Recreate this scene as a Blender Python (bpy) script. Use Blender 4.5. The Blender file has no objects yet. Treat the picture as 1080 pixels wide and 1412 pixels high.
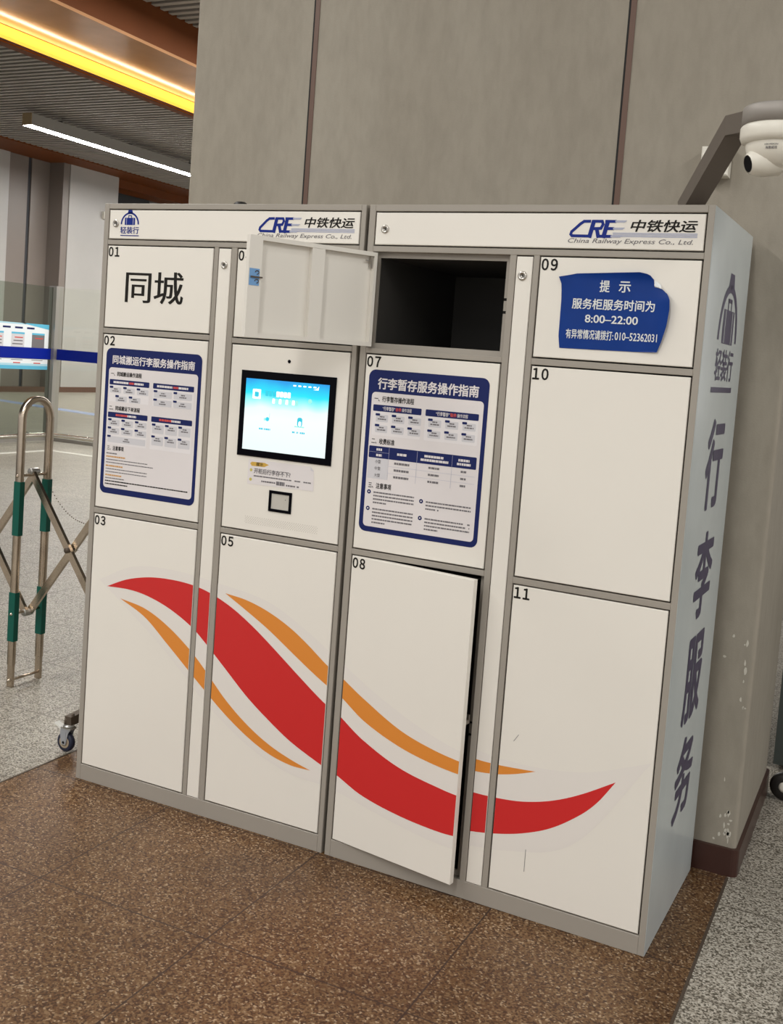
import bpy, math, random
from mathutils import Vector, Matrix
random.seed(7)
scene = bpy.context.scene
C = scene.collection
PI = math.pi

# ------------------------------------------------------------------ camera, world, lights, exposure
cam_d = bpy.data.cameras.new('camera'); cam = bpy.data.objects.new('camera', cam_d); C.objects.link(cam)
yaw, pitch, roll = -0.4485, -0.0795, 0.0739
fw = Vector((math.sin(yaw)*math.cos(pitch), math.cos(yaw)*math.cos(pitch), math.sin(pitch)))
rt = Vector((math.cos(yaw), -math.sin(yaw), 0)); up = rt.cross(fw)
rt2 = math.cos(roll)*rt + math.sin(roll)*up; up2 = -math.sin(roll)*rt + math.cos(roll)*up
M = Matrix((rt2, up2, -fw)).transposed().to_4x4(); M.translation = Vector((2.5048, -2.8349, 1.5523))
cam.matrix_world = M
cam_d.sensor_fit = 'VERTICAL'; cam_d.sensor_height = 36.0; cam_d.lens = 1467.77/1412*36.0
cam_d.shift_x = -1.51/1412; cam_d.shift_y = -95.02/1412
cam_d.clip_start = 0.05; cam_d.clip_end = 200
scene.camera = cam

w = bpy.data.worlds.new('world'); scene.world = w; w.use_nodes = True
w.node_tree.nodes['Background'].inputs[0].default_value = (1.0, 0.975, 0.94, 1)
w.node_tree.nodes['Background'].inputs[1].default_value = 0.80

def area(name, loc, sx, sy, power, col=(1, 0.975, 0.93), rot=(0, 0, 0)):
    d = bpy.data.lights.new(name, 'AREA'); d.shape = 'RECTANGLE'; d.size = sx; d.size_y = sy
    d.energy = power; d.color = col
    o = bpy.data.objects.new(name, d); C.objects.link(o); o.location = loc; o.rotation_euler = rot
    return o
area('lamp_row_key', (-2.6, -5.0, 5.5), 0.25, 12.0, 560)
area('lamp_row_front', (1.6, -8.0, 5.5), 0.25, 9.0, 360)
area('lamp_row_right', (6.5, -3.0, 5.5), 0.25, 10.0, 380)
area('hall_fill_light', (-4.5, 14.0, 5.85), 2.0, 16.0, 1550)  # added wide fill, out of sight behind the pillar, brightens the far hall
scene.view_settings.view_transform = 'Standard'
scene.view_settings.look = 'None'
scene.view_settings.gamma = 1.0
scene.view_settings.use_curve_mapping = False
scene.view_settings.exposure = -0.08

# ------------------------------------------------------------------ materials
MATS = {}
def srgb(r, g, b):
    def f(c):
        c /= 255.0
        return c/12.92 if c <= 0.04045 else ((c+0.055)/1.055)**2.4
    return (f(r), f(g), f(b), 1)
def mat(name, col, rough=0.5, metal=0.0, spec=0.5, emit=0.0, noise=0.0, nscale=8.0):
    m = bpy.data.materials.new(name); m.use_nodes = True; nt = m.node_tree; b = nt.nodes['Principled BSDF']
    b.inputs['Base Color'].default_value = (*col[:3], 1)
    b.inputs['Roughness'].default_value = rough; b.inputs['Metallic'].default_value = metal
    b.inputs['Specular IOR Level'].default_value = spec
    if emit:
        b.inputs['Emission Color'].default_value = (*col[:3], 1); b.inputs['Emission Strength'].default_value = emit
    if noise:
        tc = nt.nodes.new('ShaderNodeTexCoord'); n = nt.nodes.new('ShaderNodeTexNoise')
        n.inputs['Scale'].default_value = nscale; n.inputs['Detail'].default_value = 4
        nt.links.new(tc.outputs['Object'], n.inputs['Vector'])
        r = nt.nodes.new('ShaderNodeValToRGB')
        r.color_ramp.elements[0].position = 0.3; r.color_ramp.elements[1].position = 0.7
        r.color_ramp.elements[0].color = (*[c*(1-noise) for c in col[:3]], 1)
        r.color_ramp.elements[1].color = (*[min(1, c*(1+noise)) for c in col[:3]], 1)
        nt.links.new(n.outputs['Fac'], r.inputs['Fac']); nt.links.new(r.outputs['Color'], b.inputs['Base Color'])
    MATS[name] = m
    return m
WHITE = mat('white_powder_coat', (0.80, 0.765, 0.70), 0.42, noise=0.012, nscale=3)
GHOST = mat('pale_print', (0.775, 0.735, 0.69), 0.42)
INNER = mat('door_inside_paint', (0.74, 0.71, 0.65), 0.5, noise=0.015, nscale=3)
GREY = mat('grey_powder_coat', (0.33, 0.30, 0.26), 0.45, noise=0.03, nscale=5)
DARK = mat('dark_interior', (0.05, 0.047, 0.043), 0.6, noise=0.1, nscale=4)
GAP = mat('gap_black', (0.01, 0.009, 0.008), 0.8)
FILM = mat('side_film', (0.53, 0.575, 0.58), 0.2, noise=0.05, nscale=4)
BLACK = mat('black_print', (0.012, 0.010, 0.008), 0.5, spec=0.2)
TEXTG = mat('grey_print', (0.16, 0.15, 0.16), 0.6)
NAVY = mat('navy_print', (0.010, 0.018, 0.105), 0.4, spec=0.2)
LOGOB = mat('logo_blue', (0.006, 0.022, 0.21), 0.45, spec=0.2)
LOGOL = mat('logo_pale_blue', (0.42, 0.44, 0.56), 0.5)
RED = mat('red_print', (0.60, 0.024, 0.024), 0.42, spec=0.35)
ORANGE = mat('orange_print', (0.72, 0.255, 0.04), 0.42, spec=0.35)
PAPER = mat('poster_paper', (0.74, 0.70, 0.70), 0.5)
CARDBK = mat('poster_panel', (0.78, 0.75, 0.76), 0.5)
CARD = mat('poster_card', (0.62, 0.61, 0.64), 0.5)
PRED = mat('poster_red', (0.6, 0.07, 0.06), 0.5)
PORA = mat('poster_orange', (0.6, 0.32, 0.1), 0.5)
NOTICEB = mat('notice_blue', (0.001, 0.034, 0.22), 0.35, spec=0.22, noise=0.06, nscale=12)
NOTICEW = mat('notice_white', (0.72, 0.74, 0.74), 0.5)
PURPLE = mat('side_lettering', (0.05, 0.04, 0.085), 0.4, spec=0.3)
BEZEL = mat('screen_bezel', (0.002, 0.002, 0.004), 0.12, spec=0.06)
CHROME = mat('lock_chrome', (0.55, 0.52, 0.48), 0.28, 1.0)
STEEL = mat('stainless_steel', (0.52, 0.44, 0.355), 0.27, 1.0, noise=0.15, nscale=9)
GREEN = mat('green_sleeve', (0.002, 0.085, 0.062), 0.35, spec=0.3)
ARM = mat('arm_bronze_grey', (0.17, 0.145, 0.125), 0.4, 0.35)
CAP = mat('camera_cap_grey', (0.33, 0.305, 0.28), 0.55, 0.3)
CAMW = mat('camera_white', (0.74, 0.71, 0.63), 0.4)
BROWNB = mat('baseboard_maroon', (0.048, 0.018, 0.013), 0.3, noise=0.1, nscale=6)
SEAM = mat('seam_brown', (0.11, 0.055, 0.035), 0.5)
SEAMT = mat('end_cap_tan', (0.33, 0.24, 0.13), 0.5)
WOODD = mat('bulkhead_wood', (0.145, 0.042, 0.010), 0.5, spec=0.12, noise=0.06, nscale=2)
WOODL = mat('soffit_glow_wood', (0.52, 0.27, 0.13), 0.16, noise=0.08, nscale=2)  # paler than the bulkhead: the cove glow is put into the colour
SLAT = mat('ceiling_slat', (0.36, 0.335, 0.305), 0.5, spec=0.3)
SLATBK = mat('ceiling_void', (0.012, 0.011, 0.010), 0.9)
LED = mat('led_yellow', (1.0, 0.52, 0.06), 0.5, emit=1.25)
LEDW = mat('led_white_points', (1.0, 0.95, 0.88), 0.5, emit=6.0)
LAMP = mat('lamp_diffuser', (1.0, 0.98, 0.95), 0.5, emit=100.0)
LAMPH = mat('lamp_housing', (0.36, 0.35, 0.33), 0.5)
MARBL = mat('far_panel_light', (0.40, 0.385, 0.365), 0.35, noise=0.05, nscale=0.8)
MARBD = mat('far_panel_taupe', (0.20, 0.168, 0.146), 0.35, noise=0.06, nscale=0.8)
FARDK = mat('far_opening_dark', (0.06, 0.04, 0.03), 0.6)
GROOVE = mat('far_groove', (0.03, 0.03, 0.035), 0.6)
FLOORBLUE = mat('floor_blue_line', (0.30, 0.38, 0.62), 0.25)
FLOORWH = mat('floor_white_strip', (0.78, 0.76, 0.70), 0.25)
STRIPE = mat('stripe_blue', (0.0, 0.012, 0.27), 0.4, spec=0.25)
RAIL = mat('polished_rail', (0.72, 0.70, 0.64), 0.18, 1.0)
POSTM = mat('partition_post', (0.40, 0.38, 0.36), 0.35, 0.6)
POSTERC = mat('poster_cyan', (0.10, 0.45, 0.66), 0.5)
POSTERM = mat('poster_light_cyan', (0.42, 0.66, 0.78), 0.5)
POSTERW = mat('poster_white', (0.78, 0.82, 0.86), 0.5)
TYRE = mat('caster_tyre_navy', (0.012, 0.016, 0.04), 0.45)
HUB = mat('caster_hub', (0.36, 0.29, 0.20), 0.5)
HUBG = mat('caster_grey', (0.30, 0.31, 0.33), 0.4)
ZINC = mat('caster_zinc', (0.45, 0.44, 0.42), 0.35, 0.8)
PEDAL = mat('brake_pedal_white', (0.75, 0.74, 0.70), 0.45)
BOLT = mat('dark_bracket', (0.10, 0.075, 0.055), 0.5, 0.4)
CHIP = mat('chipped_plaster', (0.55, 0.52, 0.45), 0.9)
TAPE = mat('blue_tape', (0.16, 0.34, 0.62), 0.5)
GOLD = mat('gold_brush', (0.60, 0.37, 0.06), 0.5)
OLIVE = mat('bullet_yellow', (0.55, 0.48, 0.12), 0.5)
READER = mat('reader_glass', (0.52, 0.50, 0.45), 0.12)
GREENGREY = mat('trolley_panel', (0.075, 0.09, 0.085), 0.4)
RUBBER = mat('black_rubber', (0.012, 0.010, 0.009), 0.5)
SWHITE = mat('screen_white', (1.0, 1.0, 1.0), 0.4, emit=1.1)
STEAL = mat('screen_teal', (0.02, 0.42, 0.55), 0.4, emit=0.8)
SGREEN = mat('screen_green', (0.25, 0.65, 0.6), 0.4, emit=0.8)

def glass_mat(nm, tint):
    m = bpy.data.materials.new(nm); m.use_nodes = True; nt = m.node_tree
    for n in list(nt.nodes): nt.nodes.remove(n)
    out = nt.nodes.new('ShaderNodeOutputMaterial'); mx = nt.nodes.new('ShaderNodeMixShader')
    tr = nt.nodes.new('ShaderNodeBsdfTransparent'); gl = nt.nodes.new('ShaderNodeBsdfGlossy')
    tr.inputs['Color'].default_value = (*tint, 1); gl.inputs['Roughness'].default_value = 0.04
    fr = nt.nodes.new('ShaderNodeFresnel'); fr.inputs['IOR'].default_value = 1.45
    ge = nt.nodes.new('ShaderNodeNewGeometry'); iv = nt.nodes.new('ShaderNodeMath'); iv.operation = 'SUBTRACT'; iv.inputs[0].default_value = 1.0
    nt.links.new(ge.outputs['Backfacing'], iv.inputs[1]); ml = nt.nodes.new('ShaderNodeMath'); ml.operation = 'MULTIPLY'
    nt.links.new(fr.outputs[0], ml.inputs[0]); nt.links.new(iv.outputs[0], ml.inputs[1])
    nt.links.new(ml.outputs[0], mx.inputs[0]); nt.links.new(tr.outputs[0], mx.inputs[1]); nt.links.new(gl.outputs[0], mx.inputs[2])
    nt.links.new(mx.outputs[0], out.inputs[0]); return m
GLASS = glass_mat('partition_glass', (0.975, 0.985, 0.955)); GLASSD = glass_mat('partition_glass_tinted', (0.75, 0.79, 0.74))

def screen_mat():
    m = bpy.data.materials.new('screen_picture'); m.use_nodes = True; nt = m.node_tree; b = nt.nodes['Principled BSDF']
    tc = nt.nodes.new('ShaderNodeTexCoord'); sp = nt.nodes.new('ShaderNodeSeparateXYZ')
    no = nt.nodes.new('ShaderNodeTexNoise'); no.inputs['Scale'].default_value = 7
    nt.links.new(tc.outputs['Object'], no.inputs['Vector'])
    ma = nt.nodes.new('ShaderNodeMath'); ma.operation = 'MULTIPLY_ADD'; ma.inputs[1].default_value = 0.06
    nt.links.new(no.outputs['Fac'], ma.inputs[0]); nt.links.new(sp.outputs['Z'], ma.inputs[2])
    mr = nt.nodes.new('ShaderNodeMapRange'); mr.inputs['From Min'].default_value = 1.26; mr.inputs['From Max'].default_value = 1.488
    nt.links.new(tc.outputs['Object'], sp.inputs[0]); nt.links.new(ma.outputs[0], mr.inputs['Value'])
    r = nt.nodes.new('ShaderNodeValToRGB'); e = r.color_ramp.elements
    e[0].position = 0.0; e[0].color = (0.86, 1.0, 1.0, 1)
    e[1].position = 1.0; e[1].color = (0.0, 0.34, 0.85, 1)
    for p, c in ((0.45, (0.95, 1, 1, 1)), (0.58, (0.88, 1, 1, 1)), (0.70, (0.32, 0.98, 1, 1)), (0.80, (0.0, 0.82, 1.0, 1)), (0.9, (0.0, 0.60, 0.95, 1))):
        x = e.new(p); x.color = c
    nt.links.new(mr.outputs[0], r.inputs[0])
    b.inputs['Base Color'].default_value = (0.02, 0.02, 0.02, 1); b.inputs['Roughness'].default_value = 0.2
    nt.links.new(r.outputs[0], b.inputs['Emission Color']); b.inputs['Emission Strength'].default_value = 1.05
    return m
SCREEN = screen_mat()

def concrete_mat():
    m = bpy.data.materials.new('fair_faced_concrete'); m.use_nodes = True; nt = m.node_tree; b = nt.nodes['Principled BSDF']
    tc = nt.nodes.new('ShaderNodeTexCoord')
    def noise(sc, det, vec=None):
        n = nt.nodes.new('ShaderNodeTexNoise'); n.inputs['Scale'].default_value = sc; n.inputs['Detail'].default_value = det
        n.inputs['Roughness'].default_value = 0.6
        nt.links.new(vec or tc.outputs['Object'], n.inputs['Vector']); return n
    mp = nt.nodes.new('ShaderNodeMapping'); mp.inputs['Scale'].default_value = (1, 1, 0.35)
    nt.links.new(tc.outputs['Object'], mp.inputs['Vector'])
    n1 = noise(1.7, 5, mp.outputs[0]); n2 = noise(30, 8, mp.outputs[0]); n3 = noise(160, 2)
    r = nt.nodes.new('ShaderNodeValToRGB'); r.color_ramp.elements[0].position = 0.3; r.color_ramp.elements[1].position = 0.72
    r.color_ramp.elements[0].color = (0.275, 0.245, 0.20, 1); r.color_ramp.elements[1].color = (0.335, 0.305, 0.255, 1)
    nt.links.new(n1.outputs['Fac'], r.inputs[0])
    r2 = nt.nodes.new('ShaderNodeValToRGB'); r2.color_ramp.elements[0].position = 0.28; r2.color_ramp.elements[1].position = 0.62
    r2.color_ramp.elements[0].color = (0.88, 0.88, 0.87, 1); r2.color_ramp.elements[1].color = (1.03, 1.03, 1.02, 1)
    nt.links.new(n2.outputs['Fac'], r2.inputs[0])
    mx = nt.nodes.new('ShaderNodeMixRGB'); mx.blend_type = 'MULTIPLY'; mx.inputs[0].default_value = 0.8
    nt.links.new(r.outputs[0], mx.inputs[1]); nt.links.new(r2.outputs[0], mx.inputs[2])
    nt.links.new(mx.outputs[0], b.inputs['Base Color'])
    b.inputs['Roughness'].default_value = 0.75; b.inputs['Specular IOR Level'].default_value = 0.3
    bp = nt.nodes.new('ShaderNodeBump'); bp.inputs['Strength'].default_value = 0.12; bp.inputs['Distance'].default_value = 0.004
    nt.links.new(n3.outputs['Fac'], bp.inputs['Height']); nt.links.new(bp.outputs[0], b.inputs['Normal'])
    return m
CONC = concrete_mat()

def granite(name, cols, scale, rough, px, ox, py, oy, jcol, tint=0.12, jfac=0.9, jw=0.0024):
    m = bpy.data.materials.new(name); m.use_nodes = True; nt = m.node_tree; b = nt.nodes['Principled BSDF']
    tc = nt.nodes.new('ShaderNodeTexCoord'); o = tc.outputs['Object']
    nw = nt.nodes.new('ShaderNodeTexNoise'); nw.inputs['Scale'].default_value = scale*0.8; nw.inputs['Detail'].default_value = 2
    nt.links.new(o, nw.inputs['Vector'])
    vm = nt.nodes.new('ShaderNodeVectorMath'); vm.operation = 'MULTIPLY_ADD'
    vm.inputs[1].default_value = (0.9/scale,)*3; nt.links.new(nw.outputs['Color'], vm.inputs[0]); nt.links.new(o, vm.inputs[2])
    v = nt.nodes.new('ShaderNodeTexVoronoi'); v.inputs['Scale'].default_value = scale; v.voronoi_dimensions = '2D'
    nt.links.new(vm.outputs[0], v.inputs['Vector'])
    sp = nt.nodes.new('ShaderNodeSeparateColor'); nt.links.new(v.outputs['Color'], sp.inputs[0])
    r = nt.nodes.new('ShaderNodeValToRGB'); r.color_ramp.interpolation = 'CONSTANT'; e = r.color_ramp.elements
    e[0].position = 0; e[0].color = (*cols[0][1], 1); e[1].position = cols[1][0]; e[1].color = (*cols[1][1], 1)
    for p, c in cols[2:]:
        x = e.new(p); x.color = (*c, 1)
    nt.links.new(sp.outputs[0], r.inputs[0])
    big = nt.nodes.new('ShaderNodeTexNoise'); big.inputs['Scale'].default_value = 2.2; big.inputs['Detail'].default_value = 5
    nt.links.new(o, big.inputs['Vector'])
    r2 = nt.nodes.new('ShaderNodeValToRGB'); r2.color_ramp.elements[0].position = 0.3; r2.color_ramp.elements[1].position = 0.7
    r2.color_ramp.elements[0].color = (1-tint, 1-tint*1.1, 1-tint*1.2, 1); r2.color_ramp.elements[1].color = (1+tint, 1+tint, 1+tint, 1)
    nt.links.new(big.outputs['Fac'], r2.inputs[0])
    mx = nt.nodes.new('ShaderNodeMixRGB'); mx.blend_type = 'MULTIPLY'; mx.inputs[0].default_value = 1
    nt.links.new(r.outputs[0], mx.inputs[1]); nt.links.new(r2.outputs[0], mx.inputs[2])
    s = nt.nodes.new('ShaderNodeSeparateXYZ'); nt.links.new(o, s.inputs[0])
    def joint(out, pitch, off):
        a = nt.nodes.new('ShaderNodeMath'); a.operation = 'SUBTRACT'; a.inputs[1].default_value = off; nt.links.new(out, a.inputs[0])
        f = nt.nodes.new('ShaderNodeMath'); f.operation = 'PINGPONG'; f.inputs[1].default_value = pitch/2
        ad = nt.nodes.new('ShaderNodeMath'); ad.operation = 'ADD'; ad.inputs[1].default_value = 60*pitch; nt.links.new(a.outputs[0], ad.inputs[0])
        nt.links.new(ad.outputs[0], f.inputs[0])
        l = nt.nodes.new('ShaderNodeMath'); l.operation = 'LESS_THAN'; l.inputs[1].default_value = jw; nt.links.new(f.outputs[0], l.inputs[0])
        return l.outputs[0]
    jm = nt.nodes.new('ShaderNodeMath'); jm.operation = 'MAXIMUM'
    nt.links.new(joint(s.outputs['X'], px, ox), jm.inputs[0]); nt.links.new(joint(s.outputs['Y'], py, oy), jm.inputs[1])
    jf = nt.nodes.new('ShaderNodeMath'); jf.operation = 'MULTIPLY'; jf.inputs[1].default_value = jfac; nt.links.new(jm.outputs[0], jf.inputs[0])
    m2 = nt.nodes.new('ShaderNodeMixRGB'); nt.links.new(jf.outputs[0], m2.inputs[0])
    nt.links.new(mx.outputs[0], m2.inputs[1]); m2.inputs[2].default_value = (*jcol, 1)
    nt.links.new(m2.outputs[0], b.inputs['Base Color'])
    b.inputs['Roughness'].default_value = rough; b.inputs['Specular IOR Level'].default_value = 0.36
    return m
GRB = granite('brown_granite', [(0, (0.050, 0.021, 0.008)), (0.26, (0.108, 0.052, 0.020)), (0.55, (0.145, 0.080, 0.035)), (0.80, (0.205, 0.126, 0.064)), (0.93, (0.34, 0.245, 0.155))],
              215, 0.40, 0.58, 0.41, 0.58, -0.59, (0.03, 0.015, 0.01), 0.2)
GRG = granite('grey_granite', [(0, (0.10, 0.088, 0.068)), (0.26, (0.24, 0.215, 0.175)), (0.5, (0.385, 0.355, 0.30)), (0.82, (0.49, 0.46, 0.40))],
              230, 0.40, 0.485, -1.03, 0.53, 0.4, (0.10, 0.085, 0.065), 0.09, 0.55, 0.005)

# ------------------------------------------------------------------ mesh builder
class MB:
    def __init__(s): s.v = []; s.f = []; s.m = []; s.mats = []; s.sm = []
    def mi(s, m):
        if m not in s.mats: s.mats.append(m)
        return s.mats.index(m)
    def add(s, vs, fs, m, smooth=False):
        b = len(s.v); s.v += [tuple(v) for v in vs]; k = s.mi(m)
        for f in fs: s.f.append([i+b for i in f]); s.m.append(k); s.sm.append(smooth)
    def box(s, x0, x1, y0, y1, z0, z1, m):
        vs = [(x, y, z) for z in (z0, z1) for y in (y0, y1) for x in (x0, x1)]
        s.add(vs, [(0, 2, 3, 1), (4, 5, 7, 6), (0, 1, 5, 4), (2, 6, 7, 3), (0, 4, 6, 2), (1, 3, 7, 5)], m)
    def cbox(s, u0, u1, z0, z1, d0, d1, m, c=0.0018):       # box with a chamfered front edge (front = d0)
        vs = [(u0+c, d0, z0+c), (u1-c, d0, z0+c), (u1-c, d0, z1-c), (u0+c, d0, z1-c),
              (u0, d0+c, z0), (u1, d0+c, z0), (u1, d0+c, z1), (u0, d0+c, z1),
              (u0, d1, z0), (u1, d1, z0), (u1, d1, z1), (u0, d1, z1)]
        fs = [(0, 1, 2, 3)] + [(i+4, (i+1) % 4+4, (i+1) % 4, i) for i in range(4)] + [(i+8, (i+1) % 4+8, (i+1) % 4+4, i+4) for i in range(4)] + [(8, 11, 10, 9)]
        s.add(vs, fs, m)
    def poly(s, pts, d, m): s.add([(u, d, z) for u, z in pts], [list(range(len(pts)))], m)
    def rect(s, u0, u1, z0, z1, d, m): s.poly([(u0, z0), (u1, z0), (u1, z1), (u0, z1)], d, m)
    def rrect(s, u0, u1, z0, z1, r, d, m, n=6):
        P = []
        for cx, cz, a0 in ((u1-r, z0+r, -PI/2), (u1-r, z1-r, 0), (u0+r, z1-r, PI/2), (u0+r, z0+r, PI)):
            for k in range(n+1): P.append((cx+r*math.cos(a0+k*PI/2/n), cz+r*math.sin(a0+k*PI/2/n)))
        s.poly(P, d, m)
    def disc(s, u, z, r, d, m, n=20): s.poly([(u+r*math.cos(2*PI*k/n), z+r*math.sin(2*PI*k/n)) for k in range(n)], d, m)
    def band(s, top, bot, d, m):                             # strip between two curves given as (u, z) lists of equal length
        n = len(top); vs = [(u, d, z) for u, z in bot]+[(u, d, z) for u, z in top]
        s.add(vs, [(i, i+1, n+i+1, n+i) for i in range(n-1)], m)
    def stroke(s, pts, wd, d, m):
        for i in range(len(pts)-1):
            a = Vector(pts[i]); b = Vector(pts[i+1]); t = (b-a).normalized(); n = Vector((-t.y, t.x))*wd/2
            a2 = a-t*wd*0.3; b2 = b+t*wd*0.3; s.k = getattr(s, 'k', 0)+1
            s.poly([tuple(a2-n), tuple(b2-n), tuple(b2+n), tuple(a2+n)], d-0.000015*s.k, m)
    def lathe(s, prof, m, n=32, c=(0, 0, 0), axis='z', smooth=True):
        vs = []; fs = []; k = len(prof)
        for j in range(n):
            a = 2*PI*j/n
            for r, h in prof:
                p = (r*math.cos(a), r*math.sin(a), h)
                if axis == 'y': p = (p[0], p[2], p[1])
                if axis == 'x': p = (p[2], p[0], p[1])
                vs.append((p[0]+c[0], p[1]+c[1], p[2]+c[2]))
        for j in range(n):
            for i in range(k-1):
                a, b2 = j*k+i, ((j+1) % n)*k+i
                fs.append((a, b2, b2+1, a+1))
        s.add(vs, fs, m, smooth)
    def bar(s, a, b, w1, w2, m, upv=(0, 0, 1)):               # rectangular bar from a to b
        a = Vector(a); b = Vector(b); t = (b-a).normalized(); x = t.cross(Vector(upv))
        if x.length < 1e-4: x = t.cross(Vector((0, 1, 0)))
        x.normalize(); y = x.cross(t); vs = []
        for p in (a, b):
            for i, j in ((-1, -1), (1, -1), (1, 1), (-1, 1)): vs.append(p+x*i*w1/2+y*j*w2/2)
        s.add(vs, [(3, 2, 1, 0), (4, 5, 6, 7), (0, 1, 5, 4), (1, 2, 6, 5), (2, 3, 7, 6), (3, 0, 4, 7)], m)
    def tube(s, pts, r, m, n=10, sq=None, caps=True):
        pts = [Vector(p) for p in pts]; vs = []; fs = []
        ref = None
        for i, p in enumerate(pts):
            t = (pts[min(i+1, len(pts)-1)]-pts[max(i-1, 0)]).normalized()
            if ref is None:
                ref = t.cross(Vector((0.3, 0.2, 1))).normalized() if abs(t.z) < 0.95 else Vector((1, 0, 0))
            x = (ref-t*ref.dot(t)).normalized(); ref = x; y = t.cross(x)
            for k in range(n):
                a = 2*PI*(k+0.5)/n; rr = r
                vs.append(p+x*rr*math.cos(a)*(sq[0] if sq else 1)+y*rr*math.sin(a)*(sq[1] if sq else 1))
        for i in range(len(pts)-1):
            for k in range(n): fs.append((i*n+k, i*n+(k+1) % n, (i+1)*n+(k+1) % n, (i+1)*n+k))
        if caps: fs += [list(range(n))[::-1], list(range((len(pts)-1)*n, len(pts)*n))]
        s.add(vs, fs, m, True)
    def text(s, body, u0, u1, z0, z1, d, m, bold=0.0, shear=0.0, side=None, warp=None):
        V, F = glyphs(body, bold)
        xs = [v[0] for v in V]; ys = [v[1] for v in V]; ax, bx, ay, by = min(xs), max(xs), min(ys), max(ys)
        vs = []
        for x, y, j in V:
            ty = (y-ay)/(by-ay) if by > ay else 0
            u = u0+(x-ax)/(bx-ax)*(u1-u0)+shear*(ty-0.5)*(z1-z0); z = z0+ty*(z1-z0)
            e_ = j*0.00004
            if side is not None: vs.append((side+e_, u, z))
            elif warp: vs.append(warp(u, z, d+e_))
            else: vs.append((u, d-e_, z))
        s.add(vs, F, m)
    def build(s, name, parent=None, loc=None, rot=None):
        me = bpy.data.meshes.new(name); me.from_pydata(s.v, [], s.f)
        for m in s.mats: me.materials.append(m)
        for p, k, sm in zip(me.polygons, s.m, s.sm): p.material_index = k; p.use_smooth = sm
        me.update()
        o = bpy.data.objects.new(name, me); C.objects.link(o)
        if parent: o.parent = parent
        if loc: o.location = loc
        if rot: o.rotation_euler = rot
        return o
_g = {}
def glyphs(body, bold):
    k = (body, bold)
    if k not in _g:
        c = bpy.data.curves.new('lettering', 'FONT'); c.body = body; c.size = 1; c.resolution_u = 3
        o = bpy.data.objects.new('lettering', c); C.objects.link(o); bpy.context.view_layer.update()
        me = bpy.data.meshes.new_from_object(o.evaluated_get(bpy.context.evaluated_depsgraph_get()))
        V = [(v.co.x, v.co.y, 0) for v in me.vertices]; F = [list(p.vertices) for p in me.polygons]; n = len(V)
        if bold:                                            # heavier weight: the strokes thickened by shifted copies
            sh = [(0, 0), (-bold, 0), (bold, 0), (-bold/2, 0), (bold/2, 0)] if bold < 0 else [(0, 0), (bold, 0), (-bold, 0), (0, bold*.8), (0, -bold*.8)]
            if bold > .02: sh += [(bold*.7, bold*.6), (-bold*.7, bold*.6), (bold*.7, -bold*.6), (-bold*.7, -bold*.6)]
            V, F = [(x+a, y+b, j) for j, (a, b) in enumerate(sh) for x, y, _ in V], [[i+j*n for i in f_] for j in range(len(sh)) for f_ in F]
        _g[k] = (V, F)
        bpy.data.objects.remove(o); bpy.data.curves.remove(c); bpy.data.meshes.remove(me)
    return _g[k]
def thing(name, label, cat, loc=(0, 0, 0), rz=0.0, group=None):
    o = bpy.data.objects.new(name, None); C.objects.link(o); o.location = loc; o.rotation_euler = (0, 0, rz)
    o.empty_display_size = 0.1; o['label'] = label; o['category'] = cat
    if group: o['group'] = group
    return o
def tag(o, label, cat, group=None):
    o['label'] = label; o['category'] = cat
    if group: o['group'] = group
    return o
def struct(o): o['kind'] = 'structure'; return o
def lab(o, l): o['label'] = l; return o

# ------------------------------------------------------------------ the setting: floor, pillar, ceiling, far wall
f = MB()
AX0, AX1, AY0, AY1 = -0.172, 2.138, -3.5, 1.46          # brown apron around the concrete pillar
f.add([(AX0, AY0, 0), (AX1, AY0, 0), (AX1, AY1, 0), (AX0, AY1, 0)], [(0, 1, 2, 3)], GRB)
for x0, x1, y0, y1 in ((-40, AX0, -14, 40), (AX1, 12, -14, 40), (AX0, AX1, -14, AY0), (AX0, AX1, AY1, 40)):
    f.add([(x0, y0, 0), (x1, y0, 0), (x1, y1, 0), (x0, y1, 0)], [(0, 1, 2, 3)], GRG)
struct(f.build('floor'))
t = MB(); t.box(AX0-0.004, AX0+0.004, AY0, AY1, -0.001, 0.0012, BOLT); struct(t.build('trim_1'))
t = MB(); t.box(AX1-0.004, AX1+0.004, AY0, 0.59, -0.001, 0.0012, BOLT); struct(t.build('trim_2'))

PX0, PX1, PY0, PY1 = -0.127, 2.152, 0.612, 1.42
def rounded_prism(mb, x0, x1, y0, y1, z0, z1, r, m, n=5):
    P = []
    for cx, cy, a0 in ((x1-r, y0+r, -PI/2), (x1-r, y1-r, 0), (x0+r, y1-r, PI/2), (x0+r, y0+r, PI)):
        for k in range(n+1): P.append((cx+r*math.cos(a0+k*PI/2/n), cy+r*math.sin(a0+k*PI/2/n)))
    k = len(P); vs = [(x, y, z0) for x, y in P]+[(x, y, z1) for x, y in P]
    mb.add(vs, [(i, (i+1) % k, k+(i+1) % k, k+i) for i in range(k)]+[list(range(k))[::-1], list(range(k, 2*k))], m)
p = MB(); rounded_prism(p, PX0, PX1, PY0, PY1, 0, 6.0, 0.014, CONC)
for i in range(26):                                        # chipped plaster flakes near the corner
    zz = random.choice((random.uniform(0.1, 0.2), random.uniform(0.1, 0.75), random.uniform(0.5, 0.8)))
    xx = PX1-0.016-abs(random.gauss(0, 0.03)); ww = random.uniform(0.002, 0.006); hh = random.uniform(0.003, 0.014)
    pts = [(xx+ww*math.cos(a)*random.uniform(0.6, 1.2), zz+hh*math.sin(a)*random.uniform(0.6, 1.2)) for a in [k*PI/3.5 for k in range(7)]]
    p.poly(pts, PY0-0.0006, CHIP)
struct(p.build('wall_back'))
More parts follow.
